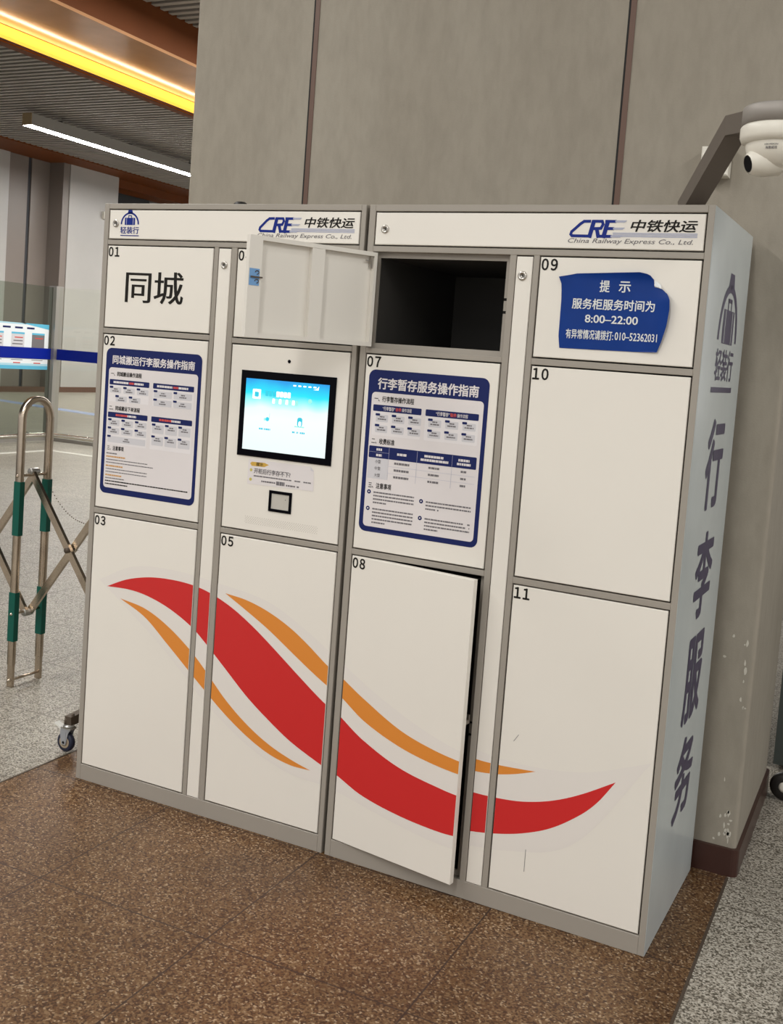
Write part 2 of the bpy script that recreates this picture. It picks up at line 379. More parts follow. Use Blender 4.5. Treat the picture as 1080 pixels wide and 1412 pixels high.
for i, x in enumerate((0.398, 1.570)):
    t = MB(); t.box(x+0.007, x+0.025, PY0-0.0025, PY0+0.01, 0.1, 6.0, SEAM); t.box(x, x+0.007, PY0-0.0008, PY0+0.01, 0.1, 6.0, GAP)
    struct(t.build('trim_%d' % (i+3)))
b = MB(); rounded_prism(b, PX0-0.012, PX1+0.012, PY0-0.014, PY1+0.012, 0.0, 0.088, 0.022, BROWNB); struct(b.build('baseboard_back'))

CZ = 6.0
c = MB(); c.add([(-40, -14, 6.35), (12, -14, 6.35), (12, 40, 6.35), (-40, 40, 6.35)], [(3, 2, 1, 0)], SLATBK); struct(c.build('ceiling'))
sl = MB(); y = 4.0
while y < 30:
    sl.box(-17.0, -8.55, y, y+0.088, CZ, CZ+0.07, SLAT); sl.box(-7.12, -3.0, y, y+0.088, CZ, CZ+0.07, SLAT); y += 0.182
struct(sl.build('ceiling_slats'))
t = MB(); t.box(-7.16, -7.10, 2, 30, 5.5, 6.2, WOODD); struct(t.build('trim_5'))
t = MB(); t.box(-8.45, -7.10, 2, 30, 5.46, 5.5, WOODL); struct(t.build('trim_6'))
t = MB(); t.box(-8.72, -8.56, 2, 30, 5.27, 6.2, WOODD); struct(t.build('trim_7'))
t = MB(); t.box(-19.4, -17.0, 4, 34, CZ-0.03, CZ+0.05, WOODD); struct(t.build('trim_8'))
cv = thing('cove_light', 'glowing yellow strip light running along the wooden ceiling bulkhead', 'cove light', (-8.5, 16, 5.3))
m_ = MB(); m_.box(-0.055, -0.03, -14, 14, -0.01, 0.18, LED); m_.build('diffuser', cv)
m_ = MB(); m_.box(-0.03, 0.05, -14, 14, -0.02, -0.005, WOODD); m_.box(0.05, 0.06, -14, 14, -0.02, 0.02, LED); m_.build('ledge', cv)
m_ = MB()
m_.box(0.0, 0.012, -14, 14, -0.005, 0.008, LEDW); m_.build('led_strip', cv)
area('cove_glow', (-8.40, 14.0, 5.36), 0.05, 22, 40, (1, 0.9, 0.75), (PI, 0, 0))

lp = thing('linear_pendant_lamp', 'long white linear lamp hung below the slatted ceiling', 'ceiling lamp', (-13.88, 13.33, 5.68))
m_ = MB(); m_.box(-0.12, 0.12, 0, 14, -0.034, 0.2, LAMPH); m_.build('housing', lp)
m_ = MB(); m_.box(-0.115, 0.115, 0.01, 13.99, -0.038, -0.034, LAMP); m_.build('diffuser', lp)
m_ = MB(); m_.box(-0.12, 0.12, -0.02, 0.0, -0.034, 0.2, SEAMT); m_.build('end_cap', lp)
for k in range(6):
    m_ = MB(); m_.tube([(0, 0.9+2.2*k, 0.2), (0, 0.9+2.2*k, 0.35)], 0.018, LAMPH, 6); m_.lathe([(0.0, 0.24), (0.05, 0.24), (0.05, 0.2), (0, 0.2)], GAP, 10, (0, 0.9+2.2*k, 0)); m_.build('suspension_rod', lp)

# far hall wall: light and taupe stone panels, column side shaded by colour, dark opening
wl = MB()
wl.box(-19.6, -17.8, 18.78, 20.66, 0, CZ, MARBL)                 # light column (front face to +X)
wl.box(-19.6, -18.3, 17.92, 18.78, 0, CZ, MARBD)
wl.box(-19.6, -17.82, 18.55, 18.78, 0, CZ, MARBD)  # side of the light column, its shade put into the taupe
wl.box(-19.6, -18.33, 17.8, 17.92, 0, CZ, GROOVE)
wl.box(-19.6, -18.3, 17.13, 17.8, 0, CZ, MARBD)
wl.box(-19.6, -18.25, 16.2, 17.13, 0, CZ, MARBL)
wl.box(-19.6, -18.4, 8.0, 16.2, 0, CZ, MARBD)
wl.box(-18.75, -17.95, 20.66, 30, 5.74, CZ, WOODD)
wl.box(-22.6, -22.5, 20.0, 31, 0, CZ, FARDK)
wl.box(-19.6, -18.5, 24.2, 34, 0, CZ, MARBL)
struct(wl.build('wall_left'))
t = MB(); t.box(-17.84, -17.76, 12, 20.7, 0, 0.14, SEAM); struct(t.build('baseboard_left'))
t = MB()
a_, b_ = Vector((-17.5, 14.9, 0)), Vector((-9.5, 13.0, 0)); n_ = Vector((b_.y-a_.y, a_.x-b_.x, 0)).normalized()*0.20
t.add([tuple(a_-n_+Vector((0, 0, 0.0015))), tuple(b_-n_+Vector((0, 0, 0.0015))), tuple(b_+n_+Vector((0, 0, 0.0015))), tuple(a_+n_+Vector((0, 0, 0.0015)))], [(0, 1, 2, 3)], FLOORBLUE); struct(t.build('trim_9'))
t = MB(); t.box(-7.72, -7.62, -2, 7.82, 0, 0.002, FLOORWH); t.box(-7.72, -3, 7.80, 7.90, 0, 0.002, FLOORWH); struct(t.build('trim_10'))  # thin white strips on the floor before the glass

# ------------------------------------------------------------------ glass partition with poster
gp = thing('glass_partition', 'clear glass hall partition with a blue warning stripe and a low steel bumper rail', 'glass partition', (-8.64, 8.86, 0))
GH = 2.2
for nm, (x0, x1, y0, y1) in (('a', (-0.006, 0.006, -6.0, -0.07)), ('b', (0.07, 4.5, -0.006, 0.006))):
    m_ = MB(); m_.box(x0, x1, y0, y1, 0.03, GH, GLASSD if nm == 'a' else GLASS); m_.build('glass_pane', gp)
    m_ = MB()
    if nm == 'a': m_.box(0.010, 0.014, y0, y1, 1.17, 1.325, STRIPE)
    else: m_.box(x0, x1, -0.011, -0.008, 1.17, 1.325, STRIPE)
    lab(m_.build('warning_stripe', gp), 'blue warning stripe')
    m_ = MB(); m_.box(x0-0.012, x1+0.012, y0-0.012, y1+0.012, 0, 0.05, POSTM); m_.build('base_channel', gp)
m_ = MB(); m_.box(-0.07, 0.07, -0.07, 0.07, 0, GH+0.02, POSTM); m_.build('post', gp)
m_ = MB(); m_.tube([(0.2, -6, 0.11), (0.2, -0.2, 0.11), (4.5, -0.2, 0.11)], 0.032, RAIL, 10)
for yy in (-0.5, -1.8, -3.1): m_.tube([(0.0, yy, 0.13), (0.2, yy, 0.11)], 0.018, RAIL, 6)
m_.build('bumper_rail', gp)
ps = MB()
PXs = -8.6325
ps.box(PXs-0.002, PXs, 6.6, 8.74, 1.02, 1.66, POSTERW)
ps.box(PXs, PXs+0.001, 6.6, 8.74, 1.02, 1.07, POSTERC); ps.box(PXs, PXs+0.001, 6.6, 8.74, 1.07, 1.10, POSTERM); ps.box(PXs, PXs+0.001, 7.6, 8.3, 1.64, 1.66, POSTERM)
ps.add([(PXs+0.001, 8.74, 1.66), (PXs+0.001, 8.2, 1.66), (PXs+0.001, 8.74, 1.59)], [(0, 1, 2)], POSTERC)
ps.add([(PXs+0.001, 6.6, 1.66), (PXs+0.001, 7.7, 1.66), (PXs+0.001, 6.6, 1.60)], [(0, 1, 2)], POSTERC)
for k in range(4):
    y0 = 8.66-0.19-k*0.38
    ps.box(PXs, PXs+0.001, y0-0.05, y0+0.19, 1.32, 1.53, CARD if k else TEXTG)
    ps.box(PXs+0.001, PXs+0.002, y0-0.05, y0+0.19, 1.505, 1.53, POSTERC)
    for q in range(3): ps.box(PXs+0.001, PXs+0.002, y0-0.03+0.02*q, y0+0.16, 1.36+0.045*q, 1.375+0.045*q, PRED if q == 2 else TEXTG)
    ps.box(PXs+0.001, PXs+0.002, y0, y0+0.13, 1.10, 1.115, PRED); ps.box(PXs+0.001, PXs+0.002, y0-0.04, y0+0.17, 1.145, 1.153, TEXTG)
for k in range(7): ps.box(PXs+0.001, PXs+0.002, 7.0+0.22*k, 7.14+0.22*k, 1.58, 1.605, NAVY)
pst = ps.build('poster', gp); pst.location = (8.64, -8.86, 0); lab(pst, 'blue and white poster stuck on the glass')
wc = thing('wall_camera', 'small white camera fixed high on the pale far column', 'security camera', (-17.8, 20.1, 4.85))
m_ = MB(); m_.box(0, 0.08, -0.06, 0.06, -0.1, 0.1, CAMW); m_.build('bracket', wc)
m_ = MB(); m_.bar((0.05, 0, 0.05), (0.1, 0.28, 0.05), 0.07, 0.07, CAMW); m_.build('body', wc)

# ------------------------------------------------------------------ curves printed across the lower doors (s = distance from the left cabinet's left edge)
RXO = 1.0096
def interp(P, x):
    n = len(P)
    if x <= P[0][0]: return P[0][1]
    if x >= P[-1][0]: return P[-1][1]
    i = max(k for k in range(n-1) if P[k][0] <= x)
    def sl(k):
        if k == 0: return (P[1][1]-P[0][1])/(P[1][0]-P[0][0])
        if k == n-1: return (P[-1][1]-P[-2][1])/(P[-1][0]-P[-2][0])
        return (P[k+1][1]-P[k-1][1])/(P[k+1][0]-P[k-1][0])
    h = P[i+1][0]-P[i][0]; t = (x-P[i][0])/h
    return ((2*t**3-3*t**2+1)*P[i][1]+(t**3-2*t**2+t)*h*sl(i)+(-2*t**3+3*t**2)*P[i+1][1]+(t**3-t**2)*h*sl(i+1))
R_ = RXO
SWOOSH = [
 (GHOST, 0.0, [(.06, .72), (.2, .785), (.36, .80), (.55, .785), (.75, .755), (.9, .685), (1.02, .615), (1.2, .53), (1.4, .465), (1.6, .44), (1.8, .46), (1.985, .53)],
        [(.06, .72), (.2, .63), (.36, .52), (.52, .39), (.7, .28), (.86, .225), (1.0, .215), (1.2, .185), (1.4, .165), (1.6, .18), (1.8, .26), (1.985, .53)]),
 (RED, 0.0003, [(.096, .702), (.179, .738), (.27, .76), (.361, .767), (.449, .763), (.523, .748), (.611, .714), (.698, .665), (.785, .606), (.869, .546), (.972, .476), (R_+.02, .447), (R_+.11, .397), (R_+.25, .348), (R_+.4, .327), (R_+.478, .323), (R_+.547, .325), (R_+.625, .334), (R_+.709, .358), (R_+.789, .396), (R_+.884, .455)],
        [(.096, .702), (.197, .705), (.275, .695), (.368, .667), (.46, .622), (.515, .581), (.597, .513), (.688, .437), (.775, .378), (.86, .328), (.971, .281), (R_+.02, .262), (R_+.12, .226), (R_+.26, .205), (R_+.4, .200), (R_+.478, .207), (R_+.556, .221), (R_+.633, .243), (R_+.716, .281), (R_+.795, .34), (R_+.841, .389), (R_+.884, .455)]),
 (ORANGE, 0.0003, [(.582, .757), (.664, .748), (.748, .725), (.832, .688), (.902, .645), (.975, .594), (R_+.02, .566), (R_+.10, .524), (R_+.24, .462), (R_+.36, .434), (R_+.473, .422), (R_+.538, .421), (R_+.595, .424), (R_+.658, .429)],
        [(.582, .757), (.667, .714), (.753, .668), (.838, .615), (.907, .572), (.975, .533), (R_+.02, .507), (R_+.11, .455), (R_+.24, .412), (R_+.36, .392), (R_+.472, .386), (R_+.541, .393), (R_+.597, .407), (R_+.658, .429)]),
 (ORANGE, 0.0003, [(.156, .669), (.262, .652), (.357, .611), (.457, .546), (.522, .490), (.605, .412), (.694, .347), (.78, .301), (.864, .271), (.94, .252)],
        [(.156, .669), (.265, .622), (.361, .550), (.462, .471), (.527, .421), (.609, .361), (.697, .308), (.783, .270), (.866, .252), (.94, .252)])]
def swoosh(mb, u0, u1, off, d, du=0.0):                      # draws what falls on the panel u0..u1; off = panel origin along s; du = shift into the part's own space
    e = 0.001
    for m, l, T, B in SWOOSH:
        a = max(u0+e+off, T[0][0]); b_ = min(u1-e+off, T[-1][0])
        if b_ <= a: continue
        n = max(3, int((b_-a)/0.012)); xs = [a+(b_-a)*i/n for i in range(n+1)]
        mb.band([(x-off+du, interp(T, x)) for x in xs], [(x-off+du, interp(B, x)) for x in xs], d-0.0004-l, m)

# ------------------------------------------------------------------ printed pieces
def emblem(mb, M2, m, light, P):
    """suitcase-in-arch emblem; P maps unit coords (x -1..1, y 0..1) -> point, M2 adds polygon"""
    n = 22
    outer = [(math.cos(PI*k/n), 0.0+0.84*math.sin(PI*k/n)) for k in range(n+1)]
    inner = [(0.85*math.cos(PI*k/n), 0.72*math.sin(PI*k/n)) for k in range(n+1)]
    for k in range(n): M2([outer[k], outer[k+1], inner[k+1], inner[k]], m)
    M2([(-0.30, 0.77), (0.30, 0.77), (0.20, 1.0), (-0.20, 1.0)], m)
    M2([(-0.56, -0.04), (0.56, -0.04), (0.56, 0.46), (-0.56, 0.46)], m)
    for x in (-0.36, 0.36): M2([(x-P, -0.03), (x+P, -0.03), (x+P, 0.45), (x-P, 0.45)], light, 1)
    for a, b2, c2, d2 in ((-0.2, -0.12, 0.46, 0.62), (0.12, 0.2, 0.46, 0.62), (-0.2, 0.2, 0.57, 0.63)): M2([(a, c2), (b2, c2), (b2, d2), (a, d2)], m)

def cre_logo(mb, d):
    """company lettering of the header, in cabinet coordinates"""
    def q(x, y): return (0.6224+(x-80)/410*0.1546, 1.9139+(188-y)/118*0.0457)
    W_ = 0.0078
    mb.stroke([q(*a) for a in ((224, 79), (180, 80), (152, 99), (118, 130), (93, 152), (88, 170), (98, 180), (218, 181))], W_, d, LOGOB)
    mb.stroke([q(*a) for a in ((228, 184), (250, 82))], W_*1.5, d, LOGOB)
    mb.stroke([q(*a) for a in ((246, 79), (312, 79), (320, 100), (306, 127), (250, 130))], W_, d, LOGOB)
    mb.stroke([q(*a) for a in ((276, 130), (292, 184))], W_*1.3, d, LOGOB)
    mb.stroke([q(*a) for a in ((330, 184), (352, 82))], W_*1.5, d, LOGOB)
    for y in (79, 128, 181):
        mb.stroke([q(290 if y == 181 else 340, y), q(408-(y-79)*0.25, y)], W_, d, LOGOB)
        for k in range(3):
            yy = y-5+k*5
            mb.stroke([q(408-(y-79)*0.25, yy), q(488-(y-79)*0.25-k*6, yy)], W_*0.22, d-0.0001, LOGOL)
    for k in range(4): mb.rect(0.7412, 0.9631, 1.9155+0.0031*k, 1.9176+0.0031*k, d, LOGOL)
    mb.text('中铁快运', 0.789, 0.961, 1.9292, 1.9608, d, BLACK, 0.022, shear=0.28)
    mb.text('China Railway Express Co., Ltd.', 0.6185, 0.955, 1.8945, 1.9105, d, TEXTG, 0.004, shear=0.4)

def dashes(mb, u0, u1, z, h, d, m, dens=0.85):
    u = u0
    while u < u1-0.001:
        L = random.uniform(0.004, 0.012)
        if random.random() < dens: mb.rect(u, min(u+L, u1), z-h/2, z+h/2, d, m)
        u += L+random.uniform(0.0006, 0.0016)

def poster_base(mb, U0, U1, Z0, Z1, iu0, iu1, iz0, iz1):
    mb.rrect(U0, U1, Z0, Z1, 0.022, -0.0006, NAVY); mb.rrect(iu0, iu1, iz0, iz1, 0.012, -0.0009, PAPER)
    return lambda s: U0+s*(U1-U0), lambda t: Z1-t*(Z1-Z0)
def step_boxes(mb, S, T, boxes, two=True):
    for s0, s1, t0, t1 in boxes:
        mb.rrect(S(s0), S(s1), T(t1), T(t0), 0.003, -0.0012, CARD)
        mb.rrect(S(s0)-0.002, S(s0)+0.013, T(t0)-0.004, T(t0)+0.003, 0.002, -0.0015, NAVY)
        cx = (S(s0)+S(s1))/2
        dashes(mb, cx-0.008, cx+0.008, T(t0)-0.0065, 0.004, -0.0015, TEXTG, 1)
        dashes(mb, cx-0.014, cx+0.014, T(t0)-0.0135, 0.004, -0.0015, TEXTG, 1)

def poster_two(par):
    mb = MB(); S, T = poster_base(mb, 0.041, 0.438, 1.022, 1.517, 0.0555, 0.4255, 1.042, 1.4515)
    mb.text('同城搬运行李服务操作指南', S(.07), S(.93), T(.108), T(.047), -0.0010, PAPER, 0.03)
    def head(txt, t, s1): mb.text(txt, S(.06), S(s1), T(t+.032), T(t), -0.0012, BLACK, 0.025)
    head('一、同城搬运操作流程', .158, .39); head('二、同城搬运下单流程', .392, .39); head('三、注意事项', .668, .24)
    for s0, s1, t0, t1, tx, rd in ((.05, .475, .213, .25, '“同城搬运存包”', 'l'), (.515, .935, .213, .25, '“同城搬运取包”', 'l'), (.05, .475, .437, .474, '', 'r'), (.515, .935, .437, .474, '', 'r')):
        mb.rrect(S(s0), S(s1), T(t1), T(t0), 0.003, -0.0012, NAVY)
        mb.rect(S(s0), S(s1), T(t1+.115+(.07 if t0 > .4 else 0)), T(t1), -0.0010, CARDBK)
        w_ = s1-s0
        if rd == 'l':
            dashes(mb, S(s0+.1*w_), S(s0+.48*w_), T((t0+t1)/2), 0.007, -0.0015, PAPER, 1); dashes(mb, S(s0+.5*w_), S(s0+.62*w_), T((t0+t1)/2), 0.007, -0.0015, PRED, 1)
            dashes(mb, S(s0+.63*w_), S(s0+.86*w_), T((t0+t1)/2), 0.007, -0.0015, PAPER, 1)
        else:
            dashes(mb, S(s0+.2*w_), S(s0+.5*w_), T((t0+t1)/2), 0.007, -0.0015, PRED, 1); dashes(mb, S(s0+.5*w_), S(s0+.72*w_), T((t0+t1)/2), 0.007, -0.0015, PAPER, 1)
    step_boxes(mb, S, T, [(.06+.145*k, .18+.145*k, .265, .305) for k in range(3)]+[(.125+.145*k, .245+.145*k, .325, .363) for k in range(2)])
    step_boxes(mb, S, T, [(.53+.205*k, .715+.205*k, t, t+.043) for k in range(2) for t in (.265, .322)])
    step_boxes(mb, S, T, [(.06+.145*k, .18+.145*k, t, t+.043) for k in range(3) for t in (.488, .545)]+[(.06, .465, .603, .645)])
    step_boxes(mb, S, T, [(.53+.137*k, .65+.137*k, t, t+.06) for k in range(3) for t in (.49, .57)])
    for t, s1, m, h in ((.722, .17, TEXTG, .004), (.744, .26, PORA, .005), (.765, .5, TEXTG, .003), (.785, .56, TEXTG, .003), (.808, .24, PORA, .005), (.829, .5, TEXTG, .003), (.849, .5, TEXTG, .003), (.872, .23, PORA, .005), (.893, .26, TEXTG, .0035), (.913, .93, BLACK, .004), (.933, .3, BLACK, .004)):
        dashes(mb, S(.055), S(s1), T(t), h, -0.0012, m, 1)
    return lab(mb.build('poster', par), 'navy-framed service guide poster on door 02')

def poster_seven(par, du=0.0):
    mb = MB(); S, T = poster_base(mb, 0.0385, 0.4265, 1.029, 1.515, 0.0525, 0.4135, 1.045, 1.4485)
    mb.text('行李暂存服务操作指南', S(.08), S(.92), T(.118), T(.047), -0.0010, PAPER, 0.03)
    def head(txt, t, s1): mb.text(txt, S(.06), S(s1), T(t+.036), T(t), -0.0012, BLACK, 0.022)
    head('一、行李暂存操作流程', .158, .40); head('二、收费标准', .418, .26); head('三、注意事项', .692, .26)
    for s0, s1, tx in ((.055, .468, '存件'), (.502, .935, '取件')):
        mb.rrect(S(s0), S(s1), T(.40), T(.213), 0.004, -0.0010, CARDBK); mb.rrect(S(s0), S(s1), T(.253), T(.213), 0.003, -0.0012, NAVY)
        w_ = s1-s0
        mb.text('“行李暂存”', S(s0+.2*w_), S(s0+.46*w_), T(.246), T(.221), -0.0015, PAPER, 0.02)
        mb.text(tx, S(s0+.47*w_), S(s0+.59*w_), T(.245), T(.222), -0.0015, PRED, 0.03)
        mb.text('操作流程', S(s0+.60*w_), S(s0+.80*w_), T(.245), T(.222), -0.0015, PAPER, 0.01)
        step_boxes(mb, S, T, [(s0+.03+.14*k, s0+.135+.14*k, t, t+.045) for k in range(3) for t in (.272, .338)])
    mb.rrect(S(.045), S(.945), T(.54), T(.467), 0.003, -0.0012, NAVY)
    mb.rect(S(.045), S(.215), T(.668), T(.54), -0.0011, CARD)
    for s in (.22, .46, .75): mb.rect(S(s)-0.0004, S(s)+0.0004, T(.667), T(.47), -0.0014, LOGOL)
    for t in (.504, .583, .626): mb.rect(S(.05 if t < .55 else .22), S(.22 if t < .55 else .94), T(t)-0.0003, T(t)+0.0003, -0.0014, LOGOL)
    for a, b2, t in ((.11, .16, .487), (.11, .16, .522), (.29, .37, .504), (.52, .68, .494), (.49, .72, .517), (.80, .89, .494), (.79, .90, .517)): dashes(mb, S(a), S(b2), T(t), .007, -0.0015, PAPER, 1)
    for k, tx in enumerate(('小型', '中型', '大型')):
        t = .561+.042*k
        mb.text(tx, S(.105), S(.155), T(t+.011), T(t-.011), -0.0014, TEXTG, 0.015)
        dashes(mb, S(.27), S(.40), T(t), .0065, -0.0014, TEXTG, 1); dashes(mb, S(.56), S(.65), T(t), .006, -0.0014, TEXTG, 1); dashes(mb, S(.825), S(.87), T(t), .006, -0.0014, TEXTG, 1)
    for s0, s1, t0, n in ((.055, .46, .752, 4), (.505, .93, .768, 3), (.055, .46, .855, 5), (.505, .93, .870, 4)):
        mb.disc(S(s0)+0.006, T(t0), 0.0065, -0.0012, NAVY, 14); mb.rect(S(s0)+0.004, S(s0)+0.008, T(t0)-0.002, T(t0)+0.002, -0.0015, PAPER)
        for k in range(n): dashes(mb, S(s0+.055), S(s1 if k < n-1 else s0+.17), T(t0+.021*k), .0045, -0.0012, TEXTG, 0.97)
    return lab(mb.build('poster', par), 'navy-framed price and guide poster on door 07')

def notice(par):
    TOPB = [(.6046, 1.8058), (.6535, 1.8161), (.7551, 1.8207), (.8257, 1.8237)]
    L_ = [(1.6137, .6209), (1.6476, .6155), (1.686, .6154), (1.7435, .6153), (1.7879, .6119), (1.8058, .6046)]
    R2 = [(1.6145, .729), (1.6153, .8247), (1.6175, .8883), (1.6482, .8992), (1.6885, .9092), (1.7283, .9131), (1.7525, .9114), (1.7674, .9048), (1.782, .8867), (1.7873, .8653), (1.8055, .863), (1.8189, .8509), (1.8237, .8257)]
    def li(P, x):
        for i in range(len(P)-1):
            if P[i][0] <= x <= P[i+1][0]: return P[i][1]+(P[i+1][1]-P[i][1])*(x-P[i][0])/(P[i+1][0]-P[i][0])
        return P[0][1] if x < P[0][0] else P[-1][1]
    def warp(u, z, l):
        lift = 0.0016+0.014*max(0, (u-.845)/.065)**2*min(1, max(0, (1.80-z)/.05)) + 0.010*max(0, (z-1.795)/.03)**2*max(0, min(1, (u-.6)/.2))
        lift += 0.006*max(0, (.63-u)/.025)*max(0, (z-1.77)/.035)
        lift += 0.0006*math.sin(u*55)*math.sin(z*48)
        return (u, -lift-l, z)
    zs = sorted(set([1.6137, 1.6145, 1.6153, 1.6175, 1.782, 1.7873, 1.8058, 1.8161, 1.8207, 1.8236]+[1.62+0.2*k/24 for k in range(25) if 1.62+0.2*k/24 < 1.822]))
    N = 18; mb = MB(); vs = []; fs = []
    for z in zs:
        u0 = li(L_, z) if z <= 1.8058 else li([(b2, a) for a, b2 in TOPB], z)
        u1 = li(R2, z)
        if z < 1.6145: u1 = u0+0.02
        for k in range(N+1): vs.append(warp(u0+(u1-u0)*k/N, z, 0))
    for j in range(len(zs)-1):
        for k in range(N): a = j*(N+1)+k; fs.append((a, a+1, a+N+2, a+N+1))
    mb.add(vs, fs, NOTICEB, True)
    mb.add([(u, -0.004-e, z) for u, z, e in ((.866, 1.790, .003), (.886, 1.7825, .006), (.8835, 1.792, .002), (.873, 1.8005, 0), (.865, 1.804, 0))], [(0, 1, 2, 3, 4)], NOTICEW)
    e = 0.0008
    mb.text('提', .719, .747, 1.7685, 1.8005, e, NOTICEW, 0.02, warp=warp); mb.text('示', .771, .803, 1.7695, 1.799, e, NOTICEW, 0.02, warp=warp)
    mb.text('服务柜服务时间为', .6466, .872, 1.7215, 1.7505, e, NOTICEW, 0.02, warp=warp)
    mb.text('8:00–22:00', .6860, .8303, 1.6860, 1.7075, e, NOTICEW, 0.018, warp=warp)
    mb.text('有异常情况请拨打:', .636, .768, 1.6410, 1.6670, e, NOTICEW, 0.018, warp=warp)
    mb.text('010–52362031', .772, .886, 1.6435, 1.6645, e, NOTICEW, 0.014, warp=warp)
    return lab(mb.build('notice_sticker', par), 'peeling blue opening-hours sticker')

def cam_lock(par, u, z, r=0.0125):
    mb = MB(); mb.lathe([(r, 0.0), (r, -0.003), (r*0.85, -0.0045), (r*0.55, -0.0048), (r*0.5, -0.0035), (0.0, -0.0035)], CHROME, 20, (u, 0, z), 'y')
    mb.rect(u-0.0012, u+0.0012, z-0.004, z+0.003, -0.0049, GAP); mb.rect(u-0.005, u-0.0035, z-0.005, z+0.004, -0.0049, GAP)
    return lab(mb.build('lock', par), 'round chrome key lock')

# ------------------------------------------------------------------ the two locker cabinets
H = 2.0; DEP = 0.597
GL = dict(a=.0235, b=.4551, c=.4770, d=.5237, e=.5504, f=.9782, W=.9979, h1=1.9782, h0=1.8831, t1=1.8594, bt=.0587, r1b=1.5867, r2t=1.5613, r2b=.9708, r3t=.9448, s1b=1.5829, s2t=1.5586, s2b=.9726, s3t=.9475)
GR = dict(a=.0242, b=.4515, c=.4766, d=.5236, e=.5465, f=.9805, W=1.0023, h1=1.9767, h0=1.8831, t1=1.8583, bt=.0573, r1b=1.5818, r2t=1.5581, r2b=.9732, r3t=.9485, s1b=1.5848, s2t=1.5589, s2b=.9692, s3t=.9434)
g = 0.004
def carcass(root, G, open_cells):
    a, b, c_, d, e, f_, W = (G[k] for k in 'abcdefW'); mb = MB(); D1 = 0.028
    def bx(u0, u1, z0, z1): mb.cbox(u0, u1, z0, z1, 0.0, D1, GREY, 0.0012)
    bx(0, a-g, 0, H); bx(f_+g, W, 0, H)
    bx(a-g, f_+g, G['h1']+g, H); bx(a-g, f_+g, G['t1']+g, G['h0']-g); bx(a-g, f_+g, 0, G['bt']-g)
    bx(b+g, c_-0.002, G['bt']-g, G['t1']+g); bx(d+0.002, e-g, G['bt']-g, G['t1']+g)
    bx(a-g, b+g, G['r2t']+g, G['r1b']-g); bx(a-g, b+g, G['r3t']+g, G['r2b']-g)
    bx(e-g, f_+g, G['s2t']+g, G['s1b']-g); bx(e-g, f_+g, G['s3t']+g, G['s2b']-g)
    mb.build('frame', root)
    s = MB()                                                # sheet-metal shell behind the frame
    s.box(0, 0.003, D1, DEP, 0, H, GREY); s.box(W-0.003, W, D1, DEP, 0, H, GREY); s.box(0.003, W-0.003, DEP-0.003, DEP, 0, H, GREY)
    s.box(0.003, W-0.003, D1, DEP-0.003, H-0.003, H, GREY); s.box(0.003, W-0.003, D1, DEP-0.003, 0.02, 0.023, GREY)
    s.build('shell', root)
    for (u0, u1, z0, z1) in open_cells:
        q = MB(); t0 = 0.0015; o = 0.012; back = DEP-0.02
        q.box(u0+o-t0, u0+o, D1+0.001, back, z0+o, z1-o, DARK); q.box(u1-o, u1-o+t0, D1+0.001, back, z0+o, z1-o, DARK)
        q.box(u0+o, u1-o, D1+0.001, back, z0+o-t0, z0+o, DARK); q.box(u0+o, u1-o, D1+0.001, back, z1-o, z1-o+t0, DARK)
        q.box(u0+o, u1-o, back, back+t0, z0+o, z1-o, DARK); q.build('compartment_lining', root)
        r = MB(); y0, y1 = 0.021, 0.027
        r.box(u0-g, u0+o, y0, y1, z0-g, z1+g, GREY); r.box(u0+o, u1-o, y0, y1, z0-g, z0+o, GREY); 
        if z0 > 1: r.box(u0+o, u1-o, y0, y1, z1-o, z1+g, GREY)
        zc = z0+(z1-z0)*0.49
        r.box(u1-o, u1+g, y0, y1, z0-g, zc-0.018, GREY); r.box(u1-o, u1+g, y0, y1, zc-0.010, zc+0.018, GREY); r.box(u1-o, u1+g, y0, y1, zc+0.026, z1+g, GREY)
        r.box(u1-o, u1-0.004, y1, y1+0.03, zc-0.02, zc+0.03, GAP)
        r.build('door_stop', root)
def number(door, txt, u, z, w_=None):
    mb = MB(); w_ = w_ or (0.046 if txt not in ('11',) else 0.040)
    for k, ch in enumerate(txt):
        mb.text(chr(ord(ch)+0xFEE0), u+0.0035+k*0.0262, u+0.0035+k*0.0262+0.0205, z-0.0365, z-0.004, -0.0006, BLACK, 0.034)
    lab(mb.build('door_number', door), 'black printed number %s' % txt)
def door(root, u0, u1, z0, z1, label, num=None, off=None, nm='door', sw=True):
    mb = MB(); mb.cbox(u0, u1, z0, z1, 0.0, 0.02, WHITE)
    if off is not None: swoosh(mb, u0, u1, off, 0.0)
    o = lab(mb.build(nm, root), label)
    if num: number(o, num, u0, z1)
    return o

LC = thing('locker_cabinet', 'left white and grey luggage locker cabinet with a touchscreen in its right column', 'locker cabinet', (0, 0, 0), 0.0)
G = GL
carcass(LC, GL, [])
hd = door(LC, G['a'], G['f'], G['h0'], G['h1'], 'white header panel with blue emblem and railway lettering', nm='header_panel')
cam_lock(hd, .0524, 1.9337)
mb = MB()
def M2L(pts, m, up_=0): mb.poly([(.1105+x*.0385, 1.931+y*.0475) for x, y in pts], -0.0006-0.0003*up_, m)
emblem(mb, M2L, LOGOB, LOGOL, 0.025)
mb.text('轻装行', .0714, .1502, 1.900, 1.9235, -0.0006, LOGOB, 0.02); mb.rrect(.0725, .1510, 1.8925, 1.8955, .001, -0.0006, LOGOB)
lab(mb.build('emblem', hd), 'blue suitcase-in-arch emblem')
mb = MB(); cre_logo(mb, -0.0006); lab(mb.build('company_lettering', hd), 'blue and black railway company lettering')
d1 = door(LC, G['a'], G['b'], G['r1b'], G['t1'], 'white door 01 with two large black characters', '01')
